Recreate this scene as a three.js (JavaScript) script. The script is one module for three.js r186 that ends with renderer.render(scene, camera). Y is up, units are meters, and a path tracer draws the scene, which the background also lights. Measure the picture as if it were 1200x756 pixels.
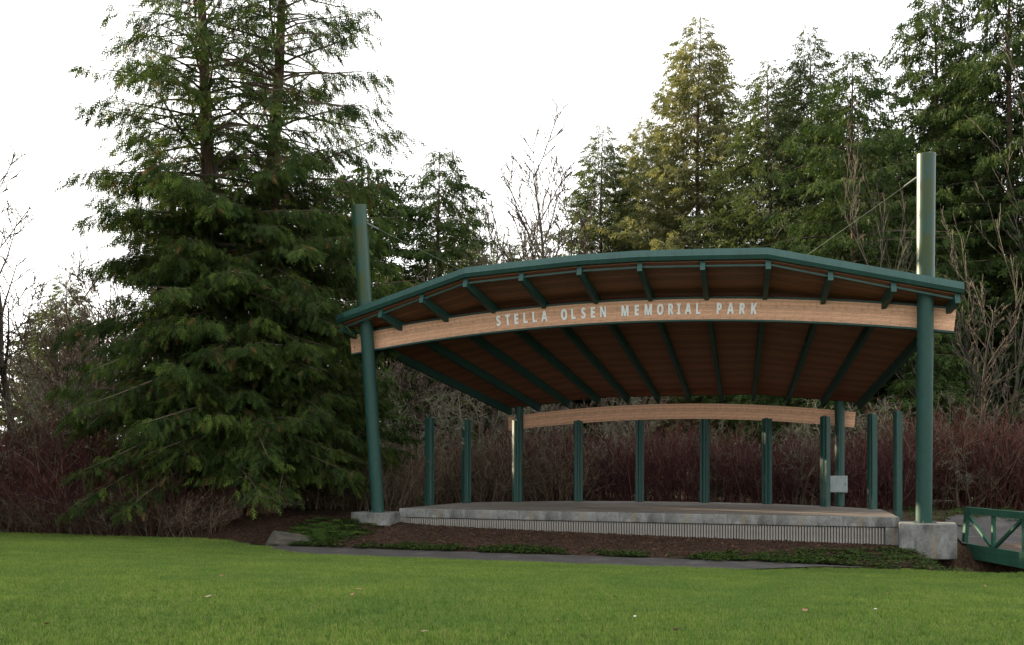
import * as THREE from 'three';
import { FontLoader } from 'three/addons/loaders/FontLoader.js';
import { TextGeometry } from 'three/addons/geometries/TextGeometry.js';
import { mergeGeometries, toCreasedNormals } from 'three/addons/utils/BufferGeometryUtils.js';

// ---------------------------------------------------------------- camera, sky, sun, exposure
// x runs along the stage front, -z goes back from the stage front, y = 0 is the stage floor
const scene = new THREE.Scene();
const F = 1187.4, HORIZON = 536, TURN = 0.332;
const camera = new THREE.PerspectiveCamera(2 * Math.atan(378 / F) * 180 / Math.PI, 1200 / 756, 0.2, 900);
camera.position.set(6.615, 1.66, 29.68);
camera.rotation.y = TURN;
camera.setViewOffset(1200, 756, 0, 378 - HORIZON, 1200, 756);      // shift lens: the uprights stay upright

const SUN_LEFT = 1.25, SUN_UP = 0.226;                              // radians left of straight back, above the horizon
const sunDir = new THREE.Vector3(-Math.sin(SUN_LEFT) * Math.cos(SUN_UP), Math.sin(SUN_UP), -Math.cos(SUN_LEFT) * Math.cos(SUN_UP));
{
  const W = 512, H = 256, data = new Float32Array(W * H * 4), d = new THREE.Vector3();
  for (let j = 0; j < H; j++) for (let i = 0; i < W; i++) {
    const lat = ((j + 0.5) / H - 0.5) * Math.PI, lon = ((i + 0.5) / W - 0.5) * 2 * Math.PI;
    d.set(Math.cos(lat) * Math.cos(lon), Math.sin(lat), Math.cos(lat) * Math.sin(lon));
    const up = Math.max(0, d.y), c = Math.max(0, d.dot(sunDir));
    const base = 0.585 - 0.07 * up, glow = 0.18 * Math.pow(c, 3) + 0.55 * Math.pow(c, 24);
    const k = (j * W + i) * 4;
    data[k] = base * (1.0 - 0.07 * up) + glow; data[k + 1] = base * (0.99 - 0.02 * up) + glow * 0.93; data[k + 2] = base * (0.97 + 0.06 * up) + glow * 0.78; data[k + 3] = 1;
  }
  const sky = new THREE.DataTexture(data, W, H, THREE.RGBAFormat, THREE.FloatType);
  sky.mapping = THREE.EquirectangularReflectionMapping; sky.magFilter = THREE.LinearFilter; sky.minFilter = THREE.LinearFilter; sky.needsUpdate = true;
  scene.background = sky; scene.environment = sky;
}
const sun = new THREE.DirectionalLight(new THREE.Color().setRGB(1, 0.78, 0.52), 5);
sun.position.copy(sunDir).multiplyScalar(150); sun.castShadow = true;
sun.shadow.mapSize.set(4096, 4096); Object.assign(sun.shadow.camera, { left: -70, right: 70, top: 60, bottom: -40, near: 1, far: 320 });
scene.add(sun, sun.target);
const renderer = new THREE.WebGLRenderer({ antialias: true });
renderer.toneMapping = THREE.LinearToneMapping; renderer.toneMappingExposure = 3.65; renderer.shadowMap.enabled = true;

// ---------------------------------------------------------------- helpers
function rngOf(seed) { let a = seed >>> 0; return () => { a = (a + 0x6d2b79f5) | 0; let t = Math.imul(a ^ (a >>> 15), 1 | a); t = (t + Math.imul(t ^ (t >>> 7), 61 | t)) ^ t; return ((t ^ (t >>> 14)) >>> 0) / 4294967296; }; }
const V = (u, y, w) => new THREE.Vector3(u, y, -w);                 // stage coordinates: along, up, back
const lerp = (a, b, t) => a + (b - a) * t, clamp = (x, a, b) => Math.min(b, Math.max(a, x));
const smooth = (a, b, x) => { const t = clamp((x - a) / (b - a), 0, 1); return t * t * (3 - 2 * t); };
function hash2(x, y, s) { let h = Math.imul(x, 374761393) ^ Math.imul(y, 668265263) ^ Math.imul(s, 2147483647 ^ 0x5bd1e995); h = Math.imul(h ^ (h >>> 13), 1274126177); return ((h ^ (h >>> 16)) >>> 0) / 4294967296; }
function noise2(x, y, s = 0, period = 0) {
  const xi = Math.floor(x), yi = Math.floor(y), fx = x - xi, fy = y - yi, sx = fx * fx * (3 - 2 * fx), sy = fy * fy * (3 - 2 * fy);
  const m = (v) => period ? ((v % period) + period) % period : v;
  const a = hash2(m(xi), m(yi), s), b = hash2(m(xi + 1), m(yi), s), c = hash2(m(xi), m(yi + 1), s), d = hash2(m(xi + 1), m(yi + 1), s);
  return lerp(lerp(a, b, sx), lerp(c, d, sx), sy);
}
function fbm(x, y, s, oct = 4, period = 0) { let v = 0, a = 0.5, f = 1; for (let i = 0; i < oct; i++) { v += a * noise2(x * f, y * f, s + i, period * f); a *= 0.5; f *= 2; } return v / (1 - Math.pow(0.5, oct)); }

const taken = {};
function numbered(name) { const n = taken[name] = (taken[name] ?? -1) + 1; return n ? name + '_' + String(n).padStart(3, '0') : name; }
function add(o) { o.traverse((m) => { if (m.isMesh) { m.castShadow = m.receiveShadow = true; } }); scene.add(o); return o; }
function tag(o, label, category, group) { o.userData.label = label; o.userData.category = category; if (group) o.userData.group = group; return o; }
function thing(name, label, category, group) { const g = new THREE.Group(); g.name = numbered(name); tag(g, label, category, group); scene.add(g); return g; }
function part(name, geo, mat, parent, kind) { const m = new THREE.Mesh(geo, mat); m.name = name; m.castShadow = m.receiveShadow = true; if (kind) m.userData.kind = kind; parent.add(m); return m; }
function setting(name, geo, mat) { const m = new THREE.Mesh(geo, mat); m.name = numbered(name); m.userData.kind = 'structure'; return add(m); }

// a mesh buffer: triangles, quads, tubes, boxes, with optional vertex colours and uv in metres
class MB {
  constructor(colored = false) { this.p = []; this.c = colored ? [] : null; this.uv = []; this.col = [1, 1, 1]; }
  v(a, u = 0, v = 0) { this.p.push(a.x, a.y, a.z); this.uv.push(u, v); if (this.c) this.c.push(this.col[0], this.col[1], this.col[2]); }
  tri(a, b, c, ua, ub, uc) { this.v(a, ...(ua || [0, 0])); this.v(b, ...(ub || [0, 0])); this.v(c, ...(uc || [0, 0])); }
  quad(a, b, c, d, uv) {
    if (!uv) { const l = a.distanceTo(b), h = b.distanceTo(c); uv = [[0, 0], [l, 0], [l, h], [0, h]]; }
    this.tri(a, b, c, uv[0], uv[1], uv[2]); this.tri(a, c, d, uv[0], uv[2], uv[3]);
  }
  xyz(x, y, z) { this.p.push(x, y, z); this.uv.push(0, 0); if (this.c) this.c.push(this.col[0], this.col[1], this.col[2]); }
  tube(pts, rads, sides = 4) {
    const n = pts.length, rings = [], t = new THREE.Vector3(), a = new THREE.Vector3(), b = new THREE.Vector3();
    let len = 0;
    for (let i = 0; i < n; i++) {
      t.subVectors(pts[Math.min(n - 1, i + 1)], pts[Math.max(0, i - 1)]).normalize();
      if (i === 0) { a.set(0, 1, 0); if (Math.abs(t.y) > 0.9) a.set(1, 0, 0); a.cross(t).normalize(); } else { a.addScaledVector(t, -a.dot(t)).normalize(); len += pts[i].distanceTo(pts[i - 1]); }
      b.crossVectors(t, a);
      const ring = [];
      for (let k = 0; k < sides; k++) { const f = k / sides * Math.PI * 2; ring.push(new THREE.Vector3().copy(pts[i]).addScaledVector(a, Math.cos(f) * rads[i]).addScaledVector(b, Math.sin(f) * rads[i])); }
      rings.push([ring, len]);
    }
    for (let i = 0; i < n - 1; i++) for (let k = 0; k < sides; k++) {
      const k2 = (k + 1) % sides, [r0, l0] = rings[i], [r1, l1] = rings[i + 1], c = rads[0] * 6.28 / sides;
      this.quad(r0[k], r0[k2], r1[k2], r1[k], [[k * c, l0], [(k + 1) * c, l0], [(k + 1) * c, l1], [k * c, l1]]);
    }
  }
  // eight corners: bottom ring then top ring, counter-clockwise from above
  hexa(q) { const [a, b, c, d, e, f, g, h] = q; this.quad(d, c, b, a); this.quad(e, f, g, h); this.quad(a, b, f, e); this.quad(b, c, g, f); this.quad(c, d, h, g); this.quad(d, a, e, h); }
  // bar of rectangular section from p to q; up gives the depth direction
  bar(p, q, width, depth, up = new THREE.Vector3(0, 1, 0)) {
    const t = new THREE.Vector3().subVectors(q, p).normalize(), s = new THREE.Vector3().crossVectors(t, up).normalize().multiplyScalar(width / 2), d = new THREE.Vector3().crossVectors(s, t).normalize().multiplyScalar(depth / 2);
    const at = (o, x, y) => o.clone().addScaledVector(s, x).addScaledVector(d, y);
    this.hexa([at(p, -1, -1), at(p, 1, -1), at(q, 1, -1), at(q, -1, -1), at(p, -1, 1), at(p, 1, 1), at(q, 1, 1), at(q, -1, 1)]);
  }
  geo(smoothAngle = 0) {
    const g = new THREE.BufferGeometry();
    g.setAttribute('position', new THREE.Float32BufferAttribute(this.p, 3)); g.setAttribute('uv', new THREE.Float32BufferAttribute(this.uv, 2));
    if (this.c) g.setAttribute('color', new THREE.Float32BufferAttribute(this.c, 3));
    if (smoothAngle) return toCreasedNormals(g, smoothAngle);
    return g;
  }
}
// lathe-free pipe with closed, slightly chamfered ends between two points
function pipe(p, q, r0, r1 = r0, sides = 28, open = false) {
  const m = new MB(), t = new THREE.Vector3().subVectors(q, p), L = t.length(); t.normalize();
  const ch = Math.min(0.008, r0 * 0.2), at = (s) => p.clone().addScaledVector(t, s);
  m.tube([at(0), at(ch), at(L - ch), at(L)], [r0 - ch, r0, r1, r1 - ch], sides);
  const caps = (c, r) => { const tmp = new MB(); tmp.tube([c.clone().addScaledVector(t, -1e-4), c], [1e-4, r], sides); return tmp; };
  for (const [c, r] of [[at(0), r0 - ch], [at(L), r1 - ch]]) { const k = caps(c, r); for (let i = 0; i < k.p.length; i++) m.p.push(k.p[i]); for (let i = 0; i < k.uv.length; i++) m.uv.push(k.uv[i]); }
  return m.geo(0.7);
}
function boxGeo(w, h, d, bevel = 0.01) {
  const s = new THREE.Shape(); const x = w / 2 - bevel, y = h / 2 - bevel;
  s.moveTo(-x, -y); s.lineTo(x, -y); s.lineTo(x, y); s.lineTo(-x, y); s.closePath();
  const g = new THREE.ExtrudeGeometry(s, { depth: d - 2 * bevel, bevelEnabled: true, bevelThickness: bevel, bevelSize: bevel, bevelSegments: 1 });
  g.translate(0, 0, -d / 2 + bevel); return g;
}

// ---------------------------------------------------------------- textures and materials
function tex(size, fn, repeatMetres, srgb = true) {
  const d = new Uint8Array(size * size * 4);
  for (let j = 0; j < size; j++) for (let i = 0; i < size; i++) { const c = fn(i / size, j / size), k = (j * size + i) * 4; d[k] = clamp(c[0], 0, 1) * 255; d[k + 1] = clamp(c[1], 0, 1) * 255; d[k + 2] = clamp(c[2], 0, 1) * 255; d[k + 3] = 255; }
  const t = new THREE.DataTexture(d, size, size); t.wrapS = t.wrapT = THREE.RepeatWrapping; t.magFilter = THREE.LinearFilter; t.minFilter = THREE.LinearMipmapLinearFilter; t.generateMipmaps = true;
  if (srgb) t.colorSpace = THREE.SRGBColorSpace;
  t.repeat.set(1 / repeatMetres, 1 / repeatMetres); t.needsUpdate = true; return t;
}
const grey = (v) => [v, v, v];
const concreteT = tex(512, (x, y) => {
  const n = fbm(x * 8, y * 8, 3, 5, 8), s = fbm(x * 24, y * 3, 9, 3, 24), f = fbm(x * 64, y * 64, 5, 2, 64);
  let v = 0.42 + 0.17 * (n - 0.5) + 0.10 * (f - 0.5); const streak = smooth(0.56, 0.75, s) * 0.07, pale = smooth(0.56, 0.72, fbm(x * 12, y * 5, 21, 3, 12)) * 0.07;
  v = v - streak + pale; const rust = smooth(0.62, 0.8, fbm(x * 16, y * 2, 33, 3, 16)) * 0.07;
  return [v + 0.006 + rust * 0.5, v + 0.008, v - 0.006 - rust * 0.6];
}, 3.2);
const concreteB = tex(512, (x, y) => grey(0.5 + 0.5 * (fbm(x * 32, y * 32, 7, 4, 32) - 0.5)), 1.6, false);
const floorT = tex(512, (x, y) => { const v = 0.41 + 0.18 * (fbm(x * 6, y * 6, 13, 5, 6) - 0.5) + 0.06 * (fbm(x * 64, y * 64, 15, 2, 64) - 0.5); return [v + 0.02, v - 0.01, v - 0.04]; }, 4);
const woodT = tex(1024, (x, y) => {
  // glued boards: grain along x, a lamination every 38 mm in y
  const lam = Math.floor(y * 20), ph = hash2(lam, 4, 1) * 37, yy = y * 20 - lam;
  const g = fbm(x * 5 + ph, y * 130, 41 + lam, 3), fine = fbm(x * 40 + ph, y * 300, 47, 2);
  let v = 0.87 + 0.14 * (hash2(lam, 8, 2) - 0.5) + 0.14 * (g - 0.5) + 0.07 * (fine - 0.5);
  if (yy < 0.08) v -= 0.13; const crack = fbm(x * 9 + ph, y * 90, 53, 2); if (crack > 0.68) v -= (crack - 0.68) * 1.8;
  const kn = noise2(x * 26 + ph, y * 60, 51), kn2 = noise2(x * 70 + ph, y * 140, 57); if (kn > 0.88) v -= (kn - 0.88) * 4.0; if (kn2 > 0.9) v -= (kn2 - 0.9) * 6.0;
  return [v, v * 0.79, v * 0.645];
}, 0.76);
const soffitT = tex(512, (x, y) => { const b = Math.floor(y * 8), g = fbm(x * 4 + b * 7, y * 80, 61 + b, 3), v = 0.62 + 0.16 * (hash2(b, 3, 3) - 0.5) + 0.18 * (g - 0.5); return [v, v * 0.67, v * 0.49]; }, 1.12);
const paintT = tex(256, (x, y) => grey(0.88 + 0.22 * (fbm(x * 6, y * 6, 71, 4, 6) - 0.5) + 0.14 * (fbm(x * 48, y * 3, 73, 3, 48) - 0.5)), 1.5);
const mossT = tex(256, (x, y) => { const n = fbm(x * 20, y * 2, 81, 4, 20), m = smooth(0.50, 0.68, n); const q = m * 0.7; return [lerp(0.70, 1.0, q), lerp(0.86, 0.80, q), lerp(0.84, 0.36, q)]; }, 1.4);
const asphaltT = tex(512, (x, y) => { const v = 0.225 + 0.10 * (fbm(x * 5, y * 5, 91, 4, 5) - 0.5) + 0.16 * (fbm(x * 128, y * 128, 93, 1, 128) - 0.5) + 0.05 * smooth(0.62, 0.7, fbm(x * 3, y * 10, 95, 3, 30)); return [v + 0.016, v, v - 0.01]; }, 2.5);
const soilT = tex(512, (x, y) => { const v = 0.20 + 0.12 * (fbm(x * 8, y * 8, 101, 4, 8) - 0.5) + 0.16 * (fbm(x * 90, y * 90, 103, 2, 90) - 0.5); return [v * 1.15, v * 0.92, v * 0.7]; }, 3);
const mulchT = tex(512, (x, y) => { const v = 0.22 + 0.10 * (fbm(x * 6, y * 6, 111, 4, 6) - 0.5) + 0.20 * (fbm(x * 70, y * 110, 113, 2, 70) - 0.5); return [v * 1.12, v * 0.88, v * 0.74]; }, 2.2);
const lawnT = tex(512, (x, y) => { const n = fbm(x * 7, y * 7, 121, 4, 7), f = fbm(x * 120, y * 120, 123, 2, 120), v = 0.32 + 0.10 * (n - 0.5) + 0.14 * (f - 0.5); return [v * 0.92, v * 1.12, v * 0.46]; }, 4);
const barkT = tex(256, (x, y) => { const v = 0.42 + 0.34 * (fbm(x * 22, y * 4, 131, 4, 22) - 0.5); return [v * 1.08, v * 0.95, v * 0.84]; }, 1.2);

const std = (o) => new THREE.MeshStandardMaterial(o), rgb = (r, g, b) => new THREE.Color().setRGB(r, g, b);
const M = {
  green: std({ color: rgb(0.014, 0.070, 0.056), map: paintT, roughness: 0.62 }),
  sleeve: std({ color: rgb(0.040, 0.082, 0.060), map: mossT, roughness: 0.4 }),
  flashing: std({ color: rgb(0.32, 0.24, 0.15), roughness: 0.5, metalness: 0.5 }),
  wood: std({ color: rgb(1.0, 0.97, 0.95), map: woodT, roughness: 0.7, bumpMap: woodT, bumpScale: 0.002 }),
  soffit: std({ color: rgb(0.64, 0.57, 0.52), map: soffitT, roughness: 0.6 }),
  letter: std({ color: rgb(0.90, 0.93, 0.92), roughness: 0.5 }),
  cable: std({ color: rgb(0.12, 0.14, 0.12), roughness: 0.7, metalness: 0.2 }),
  concrete: std({ map: concreteT, bumpMap: concreteB, bumpScale: 0.006, roughness: 0.9 }),
  ribs: std({ color: rgb(0.33, 0.31, 0.275), map: paintT, roughness: 0.95 }),
  floor: std({ map: floorT, roughness: 0.62 }),
  box: std({ color: rgb(0.36, 0.42, 0.42), map: paintT, roughness: 0.5 }),
  asphalt: std({ map: asphaltT, roughness: 0.93 }),
  soil: new THREE.MeshPhysicalMaterial({ map: soilT, roughness: 1, specularIntensity: 0.2 }),
  mulch: new THREE.MeshPhysicalMaterial({ map: mulchT, roughness: 1, specularIntensity: 0.2 }),
  lawn: new THREE.MeshPhysicalMaterial({ map: lawnT, roughness: 1, specularIntensity: 0.2 }),
  bridge: std({ color: rgb(0.012, 0.085, 0.050), map: paintT, roughness: 0.8 }),
  deck: std({ color: rgb(0.42, 0.34, 0.25), map: barkT, roughness: 0.85 }),
  bark: std({ map: barkT, roughness: 1, vertexColors: true }),
  twig: new THREE.MeshPhysicalMaterial({ vertexColors: true, roughness: 0.9, specularIntensity: 0.25 }),
  leaf: new THREE.MeshPhysicalMaterial({ vertexColors: true, roughness: 0.9, specularIntensity: 0.15, transmission: 0.3, thickness: 0, side: THREE.DoubleSide }),
  needle: new THREE.MeshPhysicalMaterial({ vertexColors: true, roughness: 0.9, specularIntensity: 0.2, transmission: 0.5, thickness: 0, side: THREE.DoubleSide }),
  grass: new THREE.MeshPhysicalMaterial({ vertexColors: true, roughness: 0.85, specularIntensity: 0.15, transmission: 0.35, thickness: 0, side: THREE.DoubleSide }),
  chip: new THREE.MeshPhysicalMaterial({ vertexColors: true, roughness: 1, specularIntensity: 0.2 }),
  rock: std({ map: concreteT, color: rgb(0.46, 0.42, 0.35), roughness: 0.95, bumpMap: concreteB, bumpScale: 0.02 }),
};

// ---------------------------------------------------------------- the ground
const edgeLevel = (u) => lerp(-0.86, -1.06, smooth(-13, -7, u));
const lawnEdge = (u) => lerp(lerp(-3.4, -5.05, smooth(-12, -7.5, u)), -3.55, smooth(3.4, 6.2, u));
const faceFoot = (u) => lerp(-0.53, -0.80, clamp((u + 7.6) / 15.2, 0, 1));
function groundY(u, w) {
  const t = clamp((w + 21) / 16, 0, 1);
  const lawn = edgeLevel(u) * Math.pow(t, 1.2) + 0.05 * (fbm(u * 0.13 + 40, w * 0.13 + 40, 5, 2) - 0.5) * smooth(-4.5, -9, w);
  const back = lerp(lerp(-0.18, -0.30, smooth(-9, 8, u)), lerp(-0.82, -0.30, smooth(1.4, 6, w)), smooth(8.6, 9.6, u));
  const e = lawnEdge(u), foot = faceFoot(u);
  const bedFront = -3.25;
  let y;
  if (w < e) y = lawn;
  else if (w < bedFront) y = lerp(lawn, -1.0, smooth(0, 0.18, w - e));
  else if (w < 0.3) y = lerp(lerp(-1.0, foot, Math.pow((w - bedFront) / 3.55, 0.9)), lerp(edgeLevel(u), -0.3, smooth(bedFront, 0.3, w)), smooth(-9.2, -12.5, u));
  else y = lerp(lerp(foot, -0.3, smooth(-9.2, -12.5, u)), back, smooth(0.3, 1.8, w));
  // a mound of bark beside the outer plinth
  y += 0.22 * Math.exp(-((u + 9.4) ** 2) / 3.2 - ((w + 0.3) ** 2) / 1.6);
  // the stream under the footbridge
  const c = -1.35 + 0.15 * Math.sin(u * 0.7);
  y -= 1.25 * smooth(7.8, 9.6, u) * (1 - smooth(1.3, 2.25, Math.abs(w - c)));
  return y;
}
function lines(ranges) { const out = []; for (const [a, b, s] of ranges) for (let x = a; x < b - 1e-6; x += s) out.push(x); out.push(ranges.at(-1)[1]); return out; }
function drape(us, wsOf, yOf) {                                    // a grid sheet; wsOf(u) gives the row positions
  const p = [], uv = [], idx = []; let rows = 0;
  us.forEach((u) => { const ws = wsOf(u); rows = ws.length; ws.forEach((w) => { p.push(u, yOf(u, w), -w); uv.push(u, w); }); });
  for (let i = 0; i < us.length - 1; i++) for (let j = 0; j < rows - 1; j++) { const a = i * rows + j, b = a + rows; idx.push(a, b, b + 1, a, b + 1, a + 1); }
  const g = new THREE.BufferGeometry(); g.setAttribute('position', new THREE.Float32BufferAttribute(p, 3)); g.setAttribute('uv', new THREE.Float32BufferAttribute(uv, 2)); g.setIndex(idx); g.computeVertexNormals(); return g;
}
{
  const us = lines([[-420, -60, 40], [-60, -26, 3], [-26, 18, 0.4], [18, 60, 3], [60, 420, 40]]);
  const ws = lines([[-420, -60, 40], [-60, -26, 3], [-26, 10, 0.3], [10, 60, 3], [60, 420, 40]]);
  setting('ground', drape(us, () => ws, (u, w) => groundY(u, w) - 0.03 - (Math.abs(u) < 7.2 && w > 0.6 && w < 6 ? 0.3 : 0)), M.soil);
  const ls = lines([[-60, -26, 2], [-26, 18, 0.4], [18, 60, 2]]);
  const span = (a, b, n) => Array.from({ length: n + 1 }, (_, k) => lerp(a, b, k / n));
  setting('lawn', drape(ls, (u) => span(-60, lawnEdge(u) + 0.02, 150), (u, w) => groundY(u, Math.min(w, lawnEdge(u) - 0.001)) + 0.002), M.lawn);
  // the asphalt path in front of the bed
  setting('asphalt_path', drape(lines([[-10.2, 6.6, 0.3]]), (u) => span(lawnEdge(u) - 0.25, -3.22 - 0.4 * smooth(4, 6.6, u), 8), (u, w) => groundY(u, Math.max(w, lawnEdge(u) + 0.2)) + 0.006), M.asphalt);
  setting('bark_bed', drape(lines([[-14, 9.0, 0.25]]), () => span(-3.24, 0.9, 18), (u, w) => groundY(u, w) + 0.01 + 0.03 * (fbm(u * 2, w * 2 + 50, 77, 3) - 0.5)), M.mulch);
  // the path that comes round the stage to the footbridge
  const m = new MB(), c = [[10.6, 1.1], [10.4, 3.2], [10.6, 5.6], [11.6, 8.2], [13.6, 10.2], [17, 11.6], [24, 12.6]], curve = new THREE.CatmullRomCurve3(c.map(([u, w]) => V(u, 0, w)));
  const pts = curve.getPoints(60); let l = 0;
  for (let i = 0; i < 60; i++) {
    const d = pts[i + 1].clone().sub(pts[i]).normalize(), n = new THREE.Vector3(-d.z, 0, d.x), L2 = l + pts[i].distanceTo(pts[i + 1]);
    const at = (q, s) => { const r = q.clone().addScaledVector(n, s); r.y = groundY(r.x, -r.z) + 0.03; return r; };
    for (let k = -3; k < 3; k++) m.quad(at(pts[i], k * 0.45), at(pts[i], (k + 1) * 0.45), at(pts[i + 1], (k + 1) * 0.45), at(pts[i + 1], k * 0.45), [[k * .45, l], [(k + 1) * .45, l], [(k + 1) * .45, L2], [k * .45, L2]]);
    l = L2;
  }
  setting('asphalt_path', m.geo(0.5), M.asphalt);
}

// ---------------------------------------------------------------- the stage
const POSTS = [[7.635, 2.836], [6.932, 4.558], [5.458, 5.904], [3.452, 7.169], [1.201, 7.618]];
{
  const stage = thing('concrete_stage', 'wide grey concrete stage with ribbed front face under the pavilion roof', 'stage');
  const outline = [];                                              // counter-clockwise from above in (u, w)
  for (let i = 0; i <= 24; i++) { const u = lerp(-7.6, 7.6, i / 24); outline.push([u, 0.36 - 0.16 * (1 - (u / 7.6) ** 2)]); }
  outline.push([7.42, 2.7], [7.2, 4.75], [5.75, 6.2], [3.7, 7.55], [1.4, 8.05], [-1.4, 8.05], [-3.7, 7.55], [-5.75, 6.2], [-7.2, 4.75], [-7.42, 2.7]);
  const shape = new THREE.Shape(outline.map(([u, w]) => new THREE.Vector2(u, w)));
  const slab = new THREE.ExtrudeGeometry(shape, { depth: 0.25, bevelEnabled: true, bevelSize: 0.018, bevelThickness: 0.018, bevelSegments: 2 });
  slab.rotateX(-Math.PI / 2); slab.translate(0, -0.268, 0);       // u -> x, w -> -z
  part('slab', slab, M.concrete, stage);
  const top = new THREE.ShapeGeometry(new THREE.Shape(outline.map(([u, w]) => new THREE.Vector2(u * 0.994, lerp(w, 3.5, 0.012))))); top.rotateX(-Math.PI / 2); top.translate(0, 0.004, 0);
  part('stage_floor', top, M.floor, stage);
  const low = new MB();                                            // the recessed lower wall
  const face = (u) => 0.36 - 0.16 * (1 - (u / 7.6) ** 2);
  const wall = [];
  for (let i = 0; i <= 40; i++) { const u = lerp(-7.25, 7.25, i / 40); wall.push([u, face(u) + 0.115]); }
  for (let i = 0; i < 40; i++) { const [a, b] = [wall[i], wall[i + 1]]; low.quad(V(a[0], -1.3, a[1]), V(b[0], -1.3, b[1]), V(b[0], -0.29, b[1]), V(a[0], -0.29, a[1]), [[a[0], 0], [b[0], 0], [b[0], 1], [a[0], 1]]); }
  part('lower_wall', low.geo(0.4), M.concrete, stage);
  const ribs = new MB();                                           // cast vertical ribs, about 80 mm apart
  for (let k = 0, u = -7.2; u < 7.2; u += 0.079, k++) {
    const w0 = face(u) + 0.118, w1 = w0 - 0.10, h = -0.305 - 0.006 * hash2(k, 1, 4), t = 0.021 + 0.004 * hash2(k, 2, 4);
    ribs.hexa([V(u - t, -1.3, w1 + 0.006), V(u + t, -1.3, w1 + 0.006), V(u + t + 0.006, -1.3, w0), V(u - t - 0.006, -1.3, w0), V(u - t, h, w1 + 0.006), V(u + t, h, w1 + 0.006), V(u + t + 0.006, h, w0), V(u - t - 0.006, h, w0)]);
  }
  part('ribbed_band', ribs.geo(), M.ribs, stage, 'stuff');
  for (const s of [-1, 1]) {                                       // plain piers at both ends of the ribs, and the side walls
    const e = new MB(), a = s * 7.25, b = s * 7.6, [l, r] = s < 0 ? [b, a] : [a, b];
    e.hexa([V(l, -1.3, face(l) + 0.004), V(r, -1.3, face(r) + 0.004), V(r, -1.3, 2.6), V(l, -1.3, 2.6), V(l, -0.27, face(l) + 0.004), V(r, -0.27, face(r) + 0.004), V(r, -0.27, 2.6), V(l, -0.27, 2.6)]);
    part('end_pier', e.geo(), M.concrete, stage);
  }
  for (const s of [-1, 1]) {
    const p = thing('concrete_plinth', s < 0 ? 'low angular concrete plinth under the leaning column beside the big cedar' : 'low angular concrete plinth under the leaning column beside the green footbridge', 'plinth', 'column plinths');
    p.position.set(s * 8.25, -0.12, 0);
    const pts = [[-0.64, -0.42], [0.1, -0.62], [0.76, -0.30], [0.78, 0.5], [-0.64, 0.62]].map(([x, w]) => new THREE.Vector2(s * x, w)); if (s < 0) pts.reverse();
    const g = new THREE.ExtrudeGeometry(new THREE.Shape(pts), { depth: 0.9, bevelEnabled: true, bevelSize: 0.02, bevelThickness: 0.02, bevelSegments: 1 });
    g.rotateX(-Math.PI / 2); g.translate(0, -0.92, 0);
    part('block', g, M.concrete, p);
    const b = pipe(V(0, 0, 0), V(0, 0.02, 0), 0.3, 0.3, 24); part('base_plate', b, M.green, p);
    for (let k = 0; k < 6; k++) { const a = k * Math.PI / 3 + 0.3; part('bolt', pipe(V(0.258 * Math.cos(a), 0.018, 0.258 * Math.sin(a)), V(0.258 * Math.cos(a), 0.06, 0.258 * Math.sin(a)), 0.017, 0.017, 6), M.cable, p); }
  }
}

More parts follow.
